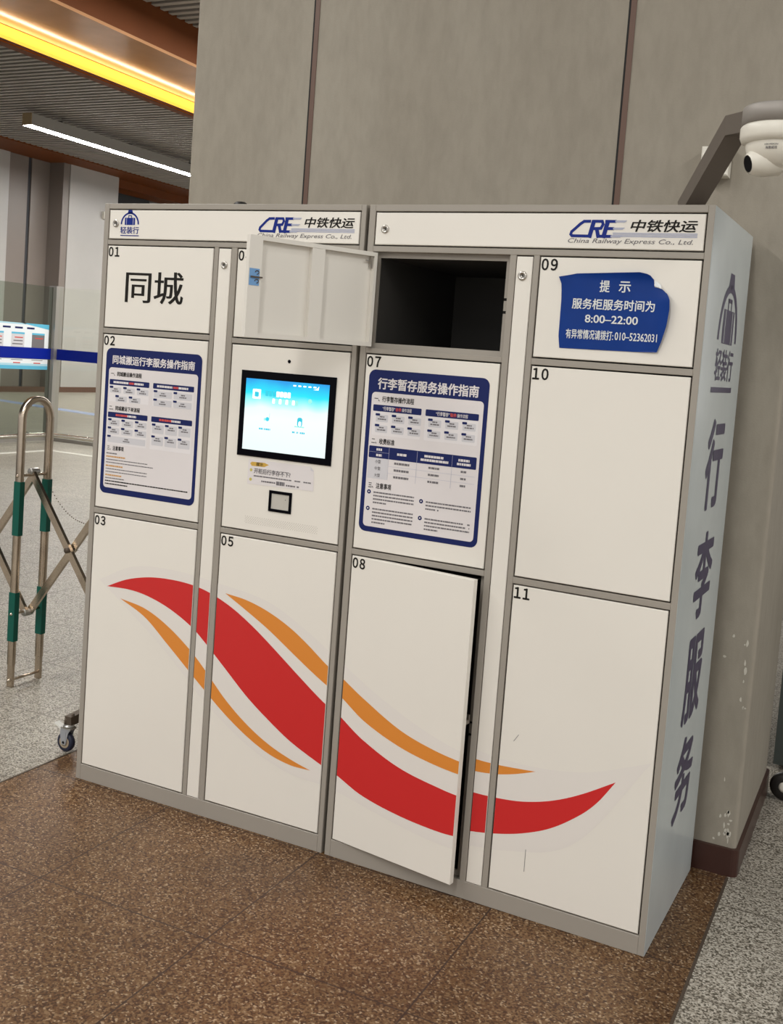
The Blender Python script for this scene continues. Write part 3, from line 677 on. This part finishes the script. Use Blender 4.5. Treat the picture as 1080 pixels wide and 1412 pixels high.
mb = MB(); mb.text('同城', .1063, .3463, 1.673, 1.778, -0.0006, BLACK, -0.014); mb.build('large_lettering', d1)
d2 = door(LC, G['a'], G['b'], G['r2b'], G['r2t'], 'white door 02 carrying a service guide poster', '02'); poster_two(d2)
door(LC, G['a'], G['b'], G['bt'], G['r3t'], 'white door 03 with the left tip of the red and orange swoosh', '03', 0.0)
ls = door(LC, G['c'], G['d'], G['bt']-.003, G['t1'], 'narrow white lock strip', None, 0.0, 'lock_strip'); cam_lock(ls, .5009, 1.8074, .012)
door(LC, G['e'], G['f'], G['s1b'], G['t1'], 'white door partly covered by the open door', '04')
door(LC, G['e'], G['f'], G['bt'], G['s3t'], 'white door 05 crossed by the red and orange swooshes', '05', 0.0)
tp = door(LC, G['e'], G['f'], G['s2b'], G['s2t'], 'white terminal panel with touchscreen and card reader', nm='terminal_panel')
mb = MB(); mb.cbox(.5943, .9383, 1.2098, 1.4808, -0.006, 0.0, BEZEL, 0.003); lab(mb.build('screen_bezel', tp), 'black screen bezel')
mb = MB(); mb.rect(.6155, .9183, 1.2315, 1.4562, -0.0063, SCREEN)
mb.rrect(.643, .673, 1.394, 1.424, .002, -0.0066, SWHITE); mb.rrect(.650, .666, 1.400, 1.416, .003, -0.0068, STEAL)
for k in range(7): mb.rrect(.690+.0135*k, .701+.0135*k, 1.405, 1.422, .002, -0.0066, STEAL if k < 3 else SWHITE)
for k in range(8): mb.rrect(.717+.012*k, .7265+.012*k, 1.384, 1.399, .002, -0.0066, SGREEN if k % 2 else SWHITE)
mb.disc(.853, 1.401, .007, -0.0066, SGREEN)
for k in range(5): mb.rect(.79+.018*k, .80+.018*k, 1.443, 1.447, -0.0066, SWHITE)
mb.poly([(.862, 1.437), (.874, 1.441), (.882, 1.449), (.880, 1.437)], -0.0066, SWHITE)
mb.disc(.703, 1.333, .0065, -0.0066, STEAL); mb.rect(.7095, .711, 1.333, 1.352, -0.0066, SGREEN); mb.rrect(.690, .700, 1.328, 1.336, .002, -0.0066, SGREEN)
mb.rrect(.812, .830, 1.320, 1.348, .007, -0.0066, STEAL); mb.rrect(.817, .826, 1.321, 1.336, .004, -0.0068, SWHITE); mb.rect(.803, .838, 1.3175, 1.321, -0.0066, SGREEN)
for s0, s1 in ((.674, .690), (.693, .716), (.796, .806), (.812, .818), (.824, .842)): dashes(mb, s0, s1, 1.301, .005, -0.0066, STEAL, 1)
lab(mb.build('display', tp), 'lit cyan and white touchscreen picture')
mb = MB(); mb.lathe([(.0055, 0), (.0055, -.0012), (.004, -.0014), (0, -.0008)], BEZEL, 16, (.7657, 0, 1.518), 'y'); mb.build('camera_hole', tp)
mb = MB(); mb.poly([(.639, 1.1215), (.8825, 1.1255), (.880, 1.187), (.868, 1.2005), (.639, 1.2005)], -0.0006, PAPER)
mb.poly([(.880, 1.187), (.868, 1.2005), (.868, 1.189)], -0.0012, CARD)
mb.poly([(.646, 1.187), (.652, 1.193), (.70, 1.194), (.716, 1.189), (.70, 1.181), (.652, 1.180)], -0.0009, GOLD)
mb.text('提示', .669, .695, 1.1815, 1.1935, -0.0012, BLACK, 0.01)
mb.disc(.651, 1.167, .005, -0.0009, OLIVE); mb.disc(.651, 1.137, .005, -0.0009, OLIVE)
mb.text('开柜后行李存不下?', .662, .797, 1.1575, 1.1745, -0.0009, TEXTG, 0.025)
dashes(mb, .662, .872, 1.1495, .004, -0.0009, TEXTG); dashes(mb, .662, .744, 1.135, .005, -0.0009, TEXTG)
dashes(mb, .747, .778, 1.135, .012, -0.0009, TEXTG, 1); dashes(mb, .783, .83, 1.132, .005, -0.0009, TEXTG)
lab(mb.build('tip_sticker', tp), 'pale tip sticker with a gold brush heading')
mb = MB()
for u0, u1, z0, z1 in ((.7245, .8075, 1.0445, 1.0535), (.7245, .8075, 1.1020, 1.1110), (.7245, .7335, 1.0535, 1.1020), (.7985, .8075, 1.0535, 1.1020)): mb.cbox(u0, u1, z0, z1, -0.004, 0, BEZEL, 0.001)
mb.rect(.7335, .7985, 1.0535, 1.102, -0.0008, READER); mb.disc(.785, 1.086, .0018, -0.0012, TEXTG, 8)
lab(mb.build('code_reader', tp), 'square black-framed reader window')
mb = MB()
for j in range(6):
    for k in range(34): mb.disc(.640+.0079*k+(.004 if j % 2 else 0), 1.0175-.0042*j, .0011, -0.0004, GREY, 6)
mb.build('speaker_holes', tp)

RC = thing('locker_cabinet', 'right white and grey luggage locker cabinet with one door wide open and lettered side', 'locker cabinet', (1.0096, -0.0003, 0), -0.0217)
G = GR
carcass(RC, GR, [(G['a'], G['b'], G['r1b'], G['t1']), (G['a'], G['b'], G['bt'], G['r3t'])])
hd = door(RC, G['a'], G['f'], G['h0'], G['h1'], 'white header panel with railway company lettering', nm='header_panel')
cam_lock(hd, .0563, 1.9283)
mb = MB(); cre_logo(mb, -0.0006); lab(mb.build('company_lettering', hd), 'blue and black railway company lettering')
d7 = door(RC, G['a'], G['b'], G['r2b'], G['r2t'], 'white door 07 carrying a price and guide poster', '07', nm='door'); poster_seven(d7)
ls = door(RC, G['c'], G['d'], G['bt']-.003, G['t1'], 'narrow white lock strip', None, RXO, 'lock_strip'); cam_lock(ls, .497, 1.805, .013)
d9 = door(RC, G['e'], G['f'], G['s1b'], G['t1'], 'white door 09 carrying a peeling blue notice', '09'); notice(d9)
door(RC, G['e'], G['f'], G['s2b'], G['s2t'], 'plain white door 10', '10')
d11 = door(RC, G['e'], G['f'], G['bt'], G['s3t'], 'white door 11 with the right tip of the red swoosh', '11', RXO)
mb = MB(); mb.rect(.648, .6495, .135, .20, -0.0005, TEXTG); mb.build('scratch', d11)
mb = MB(); mb.poly([(.585, .50), (.5865, .50), (.600, .522), (.5985, .522)], -0.0005, TEXTG); mb.build('scratch', d11)
# door 08: hinged on its left edge and standing a little ajar
w8 = G['b']-G['a']
mb = MB(); z0, z1 = G['bt'], G['r3t']
mb.cbox(0, w8, z0, z1, 0, 0.003, WHITE, 0.0012)
for u0, u1, za, zb in ((0, .003, z0, z1), (w8-.003, w8, z0, z1), (.003, w8-.003, z0, z0+.003), (.003, w8-.003, z1-.003, z1)): mb.box(u0, u1, 0.003, 0.02, za, zb, WHITE)
mb.box(.16, .22, .003, .018, z0+.003, z1-.003, INNER)
swoosh(mb, 0, w8, RXO+G['a'], 0.0)
d8 = lab(mb.build('door', RC, (G['a'], 0, 0), (0, 0, -math.radians(7.2))), 'white door 08 standing slightly ajar')
number(d8, '08', 0, z1)
mb = MB(); mb.bar((w8-.006, .02, .53), (w8-.006, .045, .53), .006, .012, CHROME); mb.bar((w8-.006, .042, .53), (w8-.006, .042, .55), .006, .006, CHROME); mb.build('latch_hook', d8)
# door 06: swung wide open, its folded inside facing the viewer
mb = MB(); z0, z1 = G['r1b'], G['t1']; w6 = w8
mb.cbox(0, w6, z0, z1, 0, 0.003, WHITE, 0.0012)
for u0, u1, za, zb in ((0, .010, z0, z1), (w6-.040, w6, z0, z1), (.010, w6-.040, z0, z0+.012), (.010, w6-.040, z1-.012, z1)): mb.box(u0, u1, 0.003, 0.02, za, zb, INNER)
mb.box(.183, .226, .003, .019, z0+.012, z1-.012, INNER)
mb.rect(.011, w6-.041, z0+.013, z1-.013, 0.0034, INNER)
d6 = lab(mb.build('door', RC, (G['a'], 0, 0), (0, 0, -math.radians(115.9))), 'open door showing its ribbed inside')
number(d6, '06', 0, z1)
mb = MB(); mb.box(w6-.034, w6-.003, .0203, .0212, z0+.140, z0+.186, TAPE); lab(mb.build('latch_tape', d6), 'blue tape over the latch')
mb = MB(); mb.bar((w6-.042, .024, z0+.163), (w6-.006, .024, z0+.163), .003, .004, BOLT)
for q in (.152, .176): mb.tube([(w6-.026+.006*math.cos(k*PI/4), .0222, z0+q+.005*math.sin(k*PI/4)) for k in range(7)], .0012, BOLT, 6)
mb.build('latch_hook', d6)
mb = MB(); mb.bar((.016, .010, z1-.046), (.016, .010, z1-.002), .006, .008, CHROME); mb.bar((.016, .012, z1-.026), (.036, .012, z1-.026), .005, .003, CHROME); mb.build('hinge', d6)
# lettered film on the right side
mb = MB(); W = GR['W']
NY, NZ = 10, 40; vs = []; fs = []
for j in range(NZ+1):
    for k in range(NY+1):
        yy = 0.001+(DEP-0.002)*k/NY; zz = 0.002+(H-0.004)*j/NZ
        wr = 0.0003*math.sin(zz*60+yy*30)*math.sin(yy*37+zz*5) if 0 < k < NY and 0 < j < NZ else 0
        vs.append((W+0.0012+wr, yy, zz))
for j in range(NZ):
    for k in range(NY): a = j*(NY+1)+k; fs.append((a, a+1, a+NY+2, a+NY+1))
mb.add(vs, fs, FILM, True); mb.box(W, W+0.0008, 0.001, DEP-0.001, 0.002, H-0.002, FILM)
sp = lab(mb.build('side_panel', RC), 'blue-grey film-covered side panel')
mb = MB(); X = W+0.0020
def M2R(pts, m, up_=0): mb.add([(X+0.0003*up_, .324+x*.146, 1.668+y*.19) for x, y in pts], [list(range(len(pts)))], m)
emblem(mb, M2R, PURPLE, FILM, 0.025)
mb.text('轻装行', .184, .455, 1.555, 1.645, 0, PURPLE, 0.02, side=X)
lab(mb.build('side_emblem', sp), 'purple suitcase-in-arch emblem with three characters'); mb = MB()
mb.add([(X, y_, z_) for y_, z_ in ((.157, 1.523), (.47, 1.523), (.47, 1.538), (.157, 1.538))], [(0, 1, 2, 3)], PURPLE)
for ch, za, zb in (('行', 1.19, 1.45), ('李', .875, 1.125), ('服', .572, .825), ('务', .283, .525)): mb.text(ch, .195, .440, za, zb, 0, PURPLE, 0.028, side=X)
lab(mb.build('side_lettering', sp), 'four large purple vertical characters')

# ------------------------------------------------------------------ dome camera on its bent arm, standing on the right cabinet
def rc(u, d, z): a = -0.0217; return Vector((1.0096+u*math.cos(a)-d*math.sin(a), -0.0003+u*math.sin(a)+d*math.cos(a), z))
B0 = rc(.872, .27, 2.001)
sc = thing('dome_camera', 'white turret security camera on a bent bronze-grey arm above the right cabinet', 'security camera', tuple(B0))
def loc(u, d, z): return rc(u, d, z)-B0
P0, P1, P2 = loc(.872, .27, 2.03), loc(1.022, .05, 2.206), loc(1.12, -.12, 2.180)
mb = MB(); wx, wy = .054, .050
t1 = (P1-P0).normalized(); t2 = (P2-P1).normalized(); side = Vector((t2.y, -t2.x, 0)).normalized()
rings = []
for p_, tt in ((P0, t1), (P1, (t1+t2).normalized()), (P2, t2)):
    upn = side.cross(tt).normalized(); k = 1.0/max(0.6, tt.dot(t1 if p_ is not P2 else t2))
    rings.append([p_+side*i*wx/2+upn*j*wy/2*k for i, j in ((-1, -1), (1, -1), (1, 1), (-1, 1))])
vs = [v for r_ in rings for v in r_]; fs = [(0, 1, 2, 3)[::-1], (8, 9, 10, 11)]
for q in range(2):
    for i in range(4): fs.append((q*4+i, q*4+(i+1) % 4, q*4+4+(i+1) % 4, q*4+4+i))
mb.add(vs, fs, ARM); mb.build('arm', sc)
mb = MB(); mb.box(-.06, .06, -.06, .06, 0, .006, ARM); mb.build('base_plate', sc)
CC = loc(1.160, -.165, 0)
cz0 = 2.139-2.0
mb = MB(); mb.lathe([(0, .042), (.080, .042), (.083, .039), (.083, 0.0), (0, 0.0)], CAP, 40, (CC.x, CC.y, cz0+.012)); lab(mb.build('mounting_cap', sc), 'grey metal mounting cap')
mb = MB(); mb.lathe([(0, .012), (.080, .012), (.0845, .006), (.0845, -.016), (.080, -.026), (.066, -.032), (0, -.032)], CAMW, 40, (CC.x, CC.y, cz0)); mb.build('base_ring', sc)
mb = MB(); prof = [(.070*math.cos(a), -.030-.062*math.sin(a)) for a in [k*PI/2/12 for k in range(13)]]
mb.lathe(prof, CAMW, 36, (CC.x, CC.y, cz0)); mb.build('turret_ball', sc)
ld = Vector((-.80, -.53, -.27)).normalized()
O_ = Vector((CC.x, CC.y, cz0-.060))
mb = MB(); x_ = ld.cross(Vector((0, 0, 1))).normalized(); y_ = ld.cross(x_)
def ringpts(r, h, n=24): return [O_+ld*h+x_*r*math.cos(2*PI*k/n)+y_*r*math.sin(2*PI*k/n) for k in range(n)]
R_s = [ringpts(.040, 0), ringpts(.036, .04), ringpts(.026, .064), ringpts(.020, .069)]
vs = [v for r_ in R_s for v in r_]; fs = []
for q in range(3):
    for k in range(24): fs.append((q*24+k, q*24+(k+1) % 24, q*24+24+(k+1) % 24, q*24+24+k))
mb.add(vs, fs, CAMW, True); mb.build('lens_barrel', sc)
mb = MB(); mb.add(ringpts(.0185, .0695), [list(range(24))], BEZEL); lab(mb.build('lens_window', sc), 'black lens window')
mb = MB()
cdir = Vector((cam.location.x-(B0.x+CC.x), cam.location.y-(B0.y+CC.y), 0)).normalized(); az = math.atan2(cdir.y, cdir.x)-0.18
for txt, za, zb, wd in (('HIKVISION', -.0425, -.0385, .030), ('海康威视', -.0510, -.0445, .026)):
    V, F = glyphs(txt, 0.01); xs = [v[0] for v in V]; ys = [v[1] for v in V]; vs = []
    for x, y_2, j_ in V:
        h = za+(y_2-min(ys))/(max(ys)-min(ys))*(zb-za); r_ = .070*math.sqrt(max(0, 1-((-h-.030)/.062)**2))+.0008+j_*.00004
        an = az+((x-min(xs))/(max(xs)-min(xs))-.5)*wd/r_
        vs.append((CC.x+r_*math.cos(an), CC.y+r_*math.sin(an), cz0+h))
    mb.add(vs, F, TEXTG)
mb.build('brand_lettering', sc)

# white box on the concrete, puck on the left cabinet
jb = thing('junction_box', 'small white box fixed to the concrete behind the camera arm', 'junction box', (1.893, PY0, 2.225))
mb = MB(); mb.cbox(-.042, .042, -.045, .045, -.055, -.004, CAMW, .004); mb.build('cover', jb)
mb = MB(); mb.box(-.038, .038, -.004, 0, -.041, .041, CAMW); mb.build('back_plate', jb)
pk = MB(); pk.lathe([(0, .031), (.014, .030), (.023, .024), (.025, .012), (.025, 0), (0, 0)], RUBBER, 24); o = pk.build('antenna_puck'); o.location = (.446, .15, 2.0)
tag(o, 'small black antenna puck on top of the left cabinet', 'antenna')

# ------------------------------------------------------------------ folding steel barrier on the left
br = thing('folding_barrier', 'stainless steel expanding scissor barrier with green sleeves left of the lockers', 'barrier', (-.9, .655, 0))
def hoop(x):
    mb = MB(); r = .082; zt = 1.262-r; pts = [(x, -r, .10), (x, -r, .6), (x, -r, zt)]
    pts += [(x, -r*math.cos(PI*k/12), zt+r*math.sin(PI*k/12)) for k in range(1, 12)]+[(x, r, zt), (x, r, .6), (x, r, .10)]
    vs = []; fs = []; wx, wy = .033, .024; n = 8
    for i, q in enumerate(pts):
        t = (Vector(pts[min(i+1, len(pts)-1)])-Vector(pts[max(i-1, 0)])).normalized(); nx = Vector((1, 0, 0)); ny = t.cross(nx)
        for sx, sy in ((-1, -.6), (-.8, -1), (.8, -1), (1, -.6), (1, .6), (.8, 1), (-.8, 1), (-1, .6)): vs.append(Vector(q)+nx*sx*wx/2+ny*sy*wy/2)
    for i in range(len(pts)-1):
        for k in range(n): fs.append((i*n+k, (i+1)*n+k, (i+1)*n+(k+1) % n, i*n+(k+1) % n))
    mb.add(vs, fs, STEEL, True)
    for s in (-1, 1): mb.box(x-.014, x+.014, s*r-.008, s*r+.008, 0.0, .12, STEEL)
    h = mb.build('hoop', br)
    for s in (-1, 1):
        for za, zb in ((.67, .905), (.205, .42)):
            g_ = MB(); g_.box(x-.0178, x+.0178, s*r-.0135, s*r+.0135, za, zb, GREEN); lab(g_.build('green_sleeve', h), 'green plastic sleeve')
    for z in (.93, .325, .03):
        rd = MB(); rd.tube([(x, -r-.018, z), (x, r+.018, z)], .006, STEEL, 8); rd.build('cross_rod', h)
xs = (-.455, 0, .46)
for x in xs: hoop(x)
for i in range(2):
    x0, x1 = xs[i], xs[i+1]
    for za, zb, yy in ((.942, .318, -.012), (.318, .942, .012)):
        mb = MB(); mb.bar((x0, yy, za), (x1, yy, zb), .016, .030, STEEL)
        mb.build('scissor_bar', br)
    mb = MB(); mb.lathe([(0, -.03), (.012, -.03), (.012, .03), (0, .03)], BOLT, 12, ((x0+x1)/2, 0, .63), 'y'); mb.build('pivot_bolt', br)
for x in xs[:2]:
    for z in (.945, .318):
        mb = MB(); mb.lathe([(0, -.026), (.013, -.026), (.016, -.02), (.016, .02), (.013, .026), (0, .026)], ZINC, 14, (x, 0, z), 'y'); mb.build('pivot_bolt', br)
# end foot reaching forward beside the cabinet, with a locking caster
WX, WY = -.197+.9, .162-.655
mb = MB(); mb.bar((WX+.008, WY-.005, .118), (.70, .2, .160), .03, .035, BOLT); mb.bar((.70, .0, .13), (.70, .0, .9), .035, .035, STEEL, (0, 1, 0)); mb.bar((.46, 0, .63), (.70, 0, .63), .014, .034, STEEL); mb.build('end_foot', br)
mb = MB(); mb.lathe([(.012, -.011), (.030, -.0115), (.036, -.008), (.038, 0), (.036, .008), (.030, .0115), (.012, .011)], TYRE, 28, (WX, WY, .038), 'y')
wheel = lab(mb.build('caster', br), 'navy locking caster wheel')
mb = MB(); mb.lathe([(0, -.0135), (.006, -.0135), (.007, -.012), (.013, -.0125), (.014, -.0105), (.018, -.0125), (.021, -.0125), (.023, -.0115), (.023, .01), (0, .01)], HUB, 24, (WX, WY, .038), 'y'); mb.lathe([(0, -.0165), (.0055, -.0165), (.0065, -.013), (0, -.013)], ZINC, 12, (WX, WY, .038), 'y'); mb.build('hub', wheel)
mb = MB()
for s in (-1, 1):
    mb.add([(WX+x, WY+s*.0155, z) for x, z in ((-.012, .036), (.012, .036), (.020, .075), (.030, .092), (-.016, .092), (-.018, .07))], [(0, 1, 2, 3, 4, 5) if s < 0 else (5, 4, 3, 2, 1, 0)], HUBG)
    mb.box(WX-.010, WX+.010, WY+s*.0155-.001, WY+s*.0155+.001, .03, .08, HUBG)
mb.box(WX-.016, WX+.032, WY-.0165, WY+.0165, .090, .096, ZINC); mb.lathe([(0, .104), (.020, .104), (.022, .096), (0, .096)], ZINC, 16, (WX+.010, WY, 0)); mb.build('fork', wheel)
mb = MB(); mb.add([(WX+x, WY+y, z) for x, y, z in ((-.012, -.013, .080), (-.012, .013, .080), (-.050, .012, .100), (-.050, -.012, .100), (-.012, -.013, .087), (-.012, .013, .087), (-.050, .012, .104), (-.050, -.012, .104))], [(3, 2, 1, 0), (4, 5, 6, 7), (0, 1, 5, 4), (1, 2, 6, 5), (2, 3, 7, 6), (3, 0, 4, 7)], PEDAL); lab(mb.build('brake_pedal', wheel), 'white brake pedal')
mb = MB(); mb.lathe([(0, .128), (.006, .128), (.008, .12), (.008, .104), (0, .104)], BOLT, 10, (WX-.004, WY, 0)); mb.lathe([(0, .145), (.005, .145), (.006, .13), (0, .13)], BOLT, 8, (WX+.016, WY+.012, 0)); mb.build('bolt', wheel)
mb = MB()
for k in range(40):
    t = k/39; x = .01+.45*t; z = .885-.36*(4*t*(1-t))**.9*.42; mb.lathe([(0, -.0035), (.003, 0), (0, .0035)], BOLT, 6, (x, .085, z))
mb.build('chain', br)

# ------------------------------------------------------------------ trolley glimpsed at the right edge
tr = thing('service_trolley', 'dark grey-green trolley on black wheels at the right edge behind the pillar', 'trolley', (2.32, 1.62, 0))
mb = MB(); mb.box(-.17, .5, .08, .6, .02, .95, GREENGREY); mb.box(-.173, .503, .077, .603, .93, .96, POSTM); mb.build('body', tr)
mb = MB(); mb.lathe([(.016, -.014), (.044, -.016), (.052, -.008), (.054, 0), (.052, .008), (.044, .016), (.016, .014)], RUBBER, 28, (-.095, -.25, .054), 'y')
w2 = lab(mb.build('wheel', tr), 'black rubber wheel')
mb = MB(); mb.lathe([(0, -.02), (.012, -.02), (.02, -.016), (.02, .016), (0, .016)], CAMW, 18, (-.095, -.25, .054), 'y'); mb.build('hub', w2)
mb = MB(); mb.bar((-.095, -.225, .054), (.1, -.2, .1), .02, .03, GREENGREY); mb.bar((.1, -.2, .1), (.1, .12, .12), .03, .03, GREENGREY); mb.build('wheel_arm', tr)
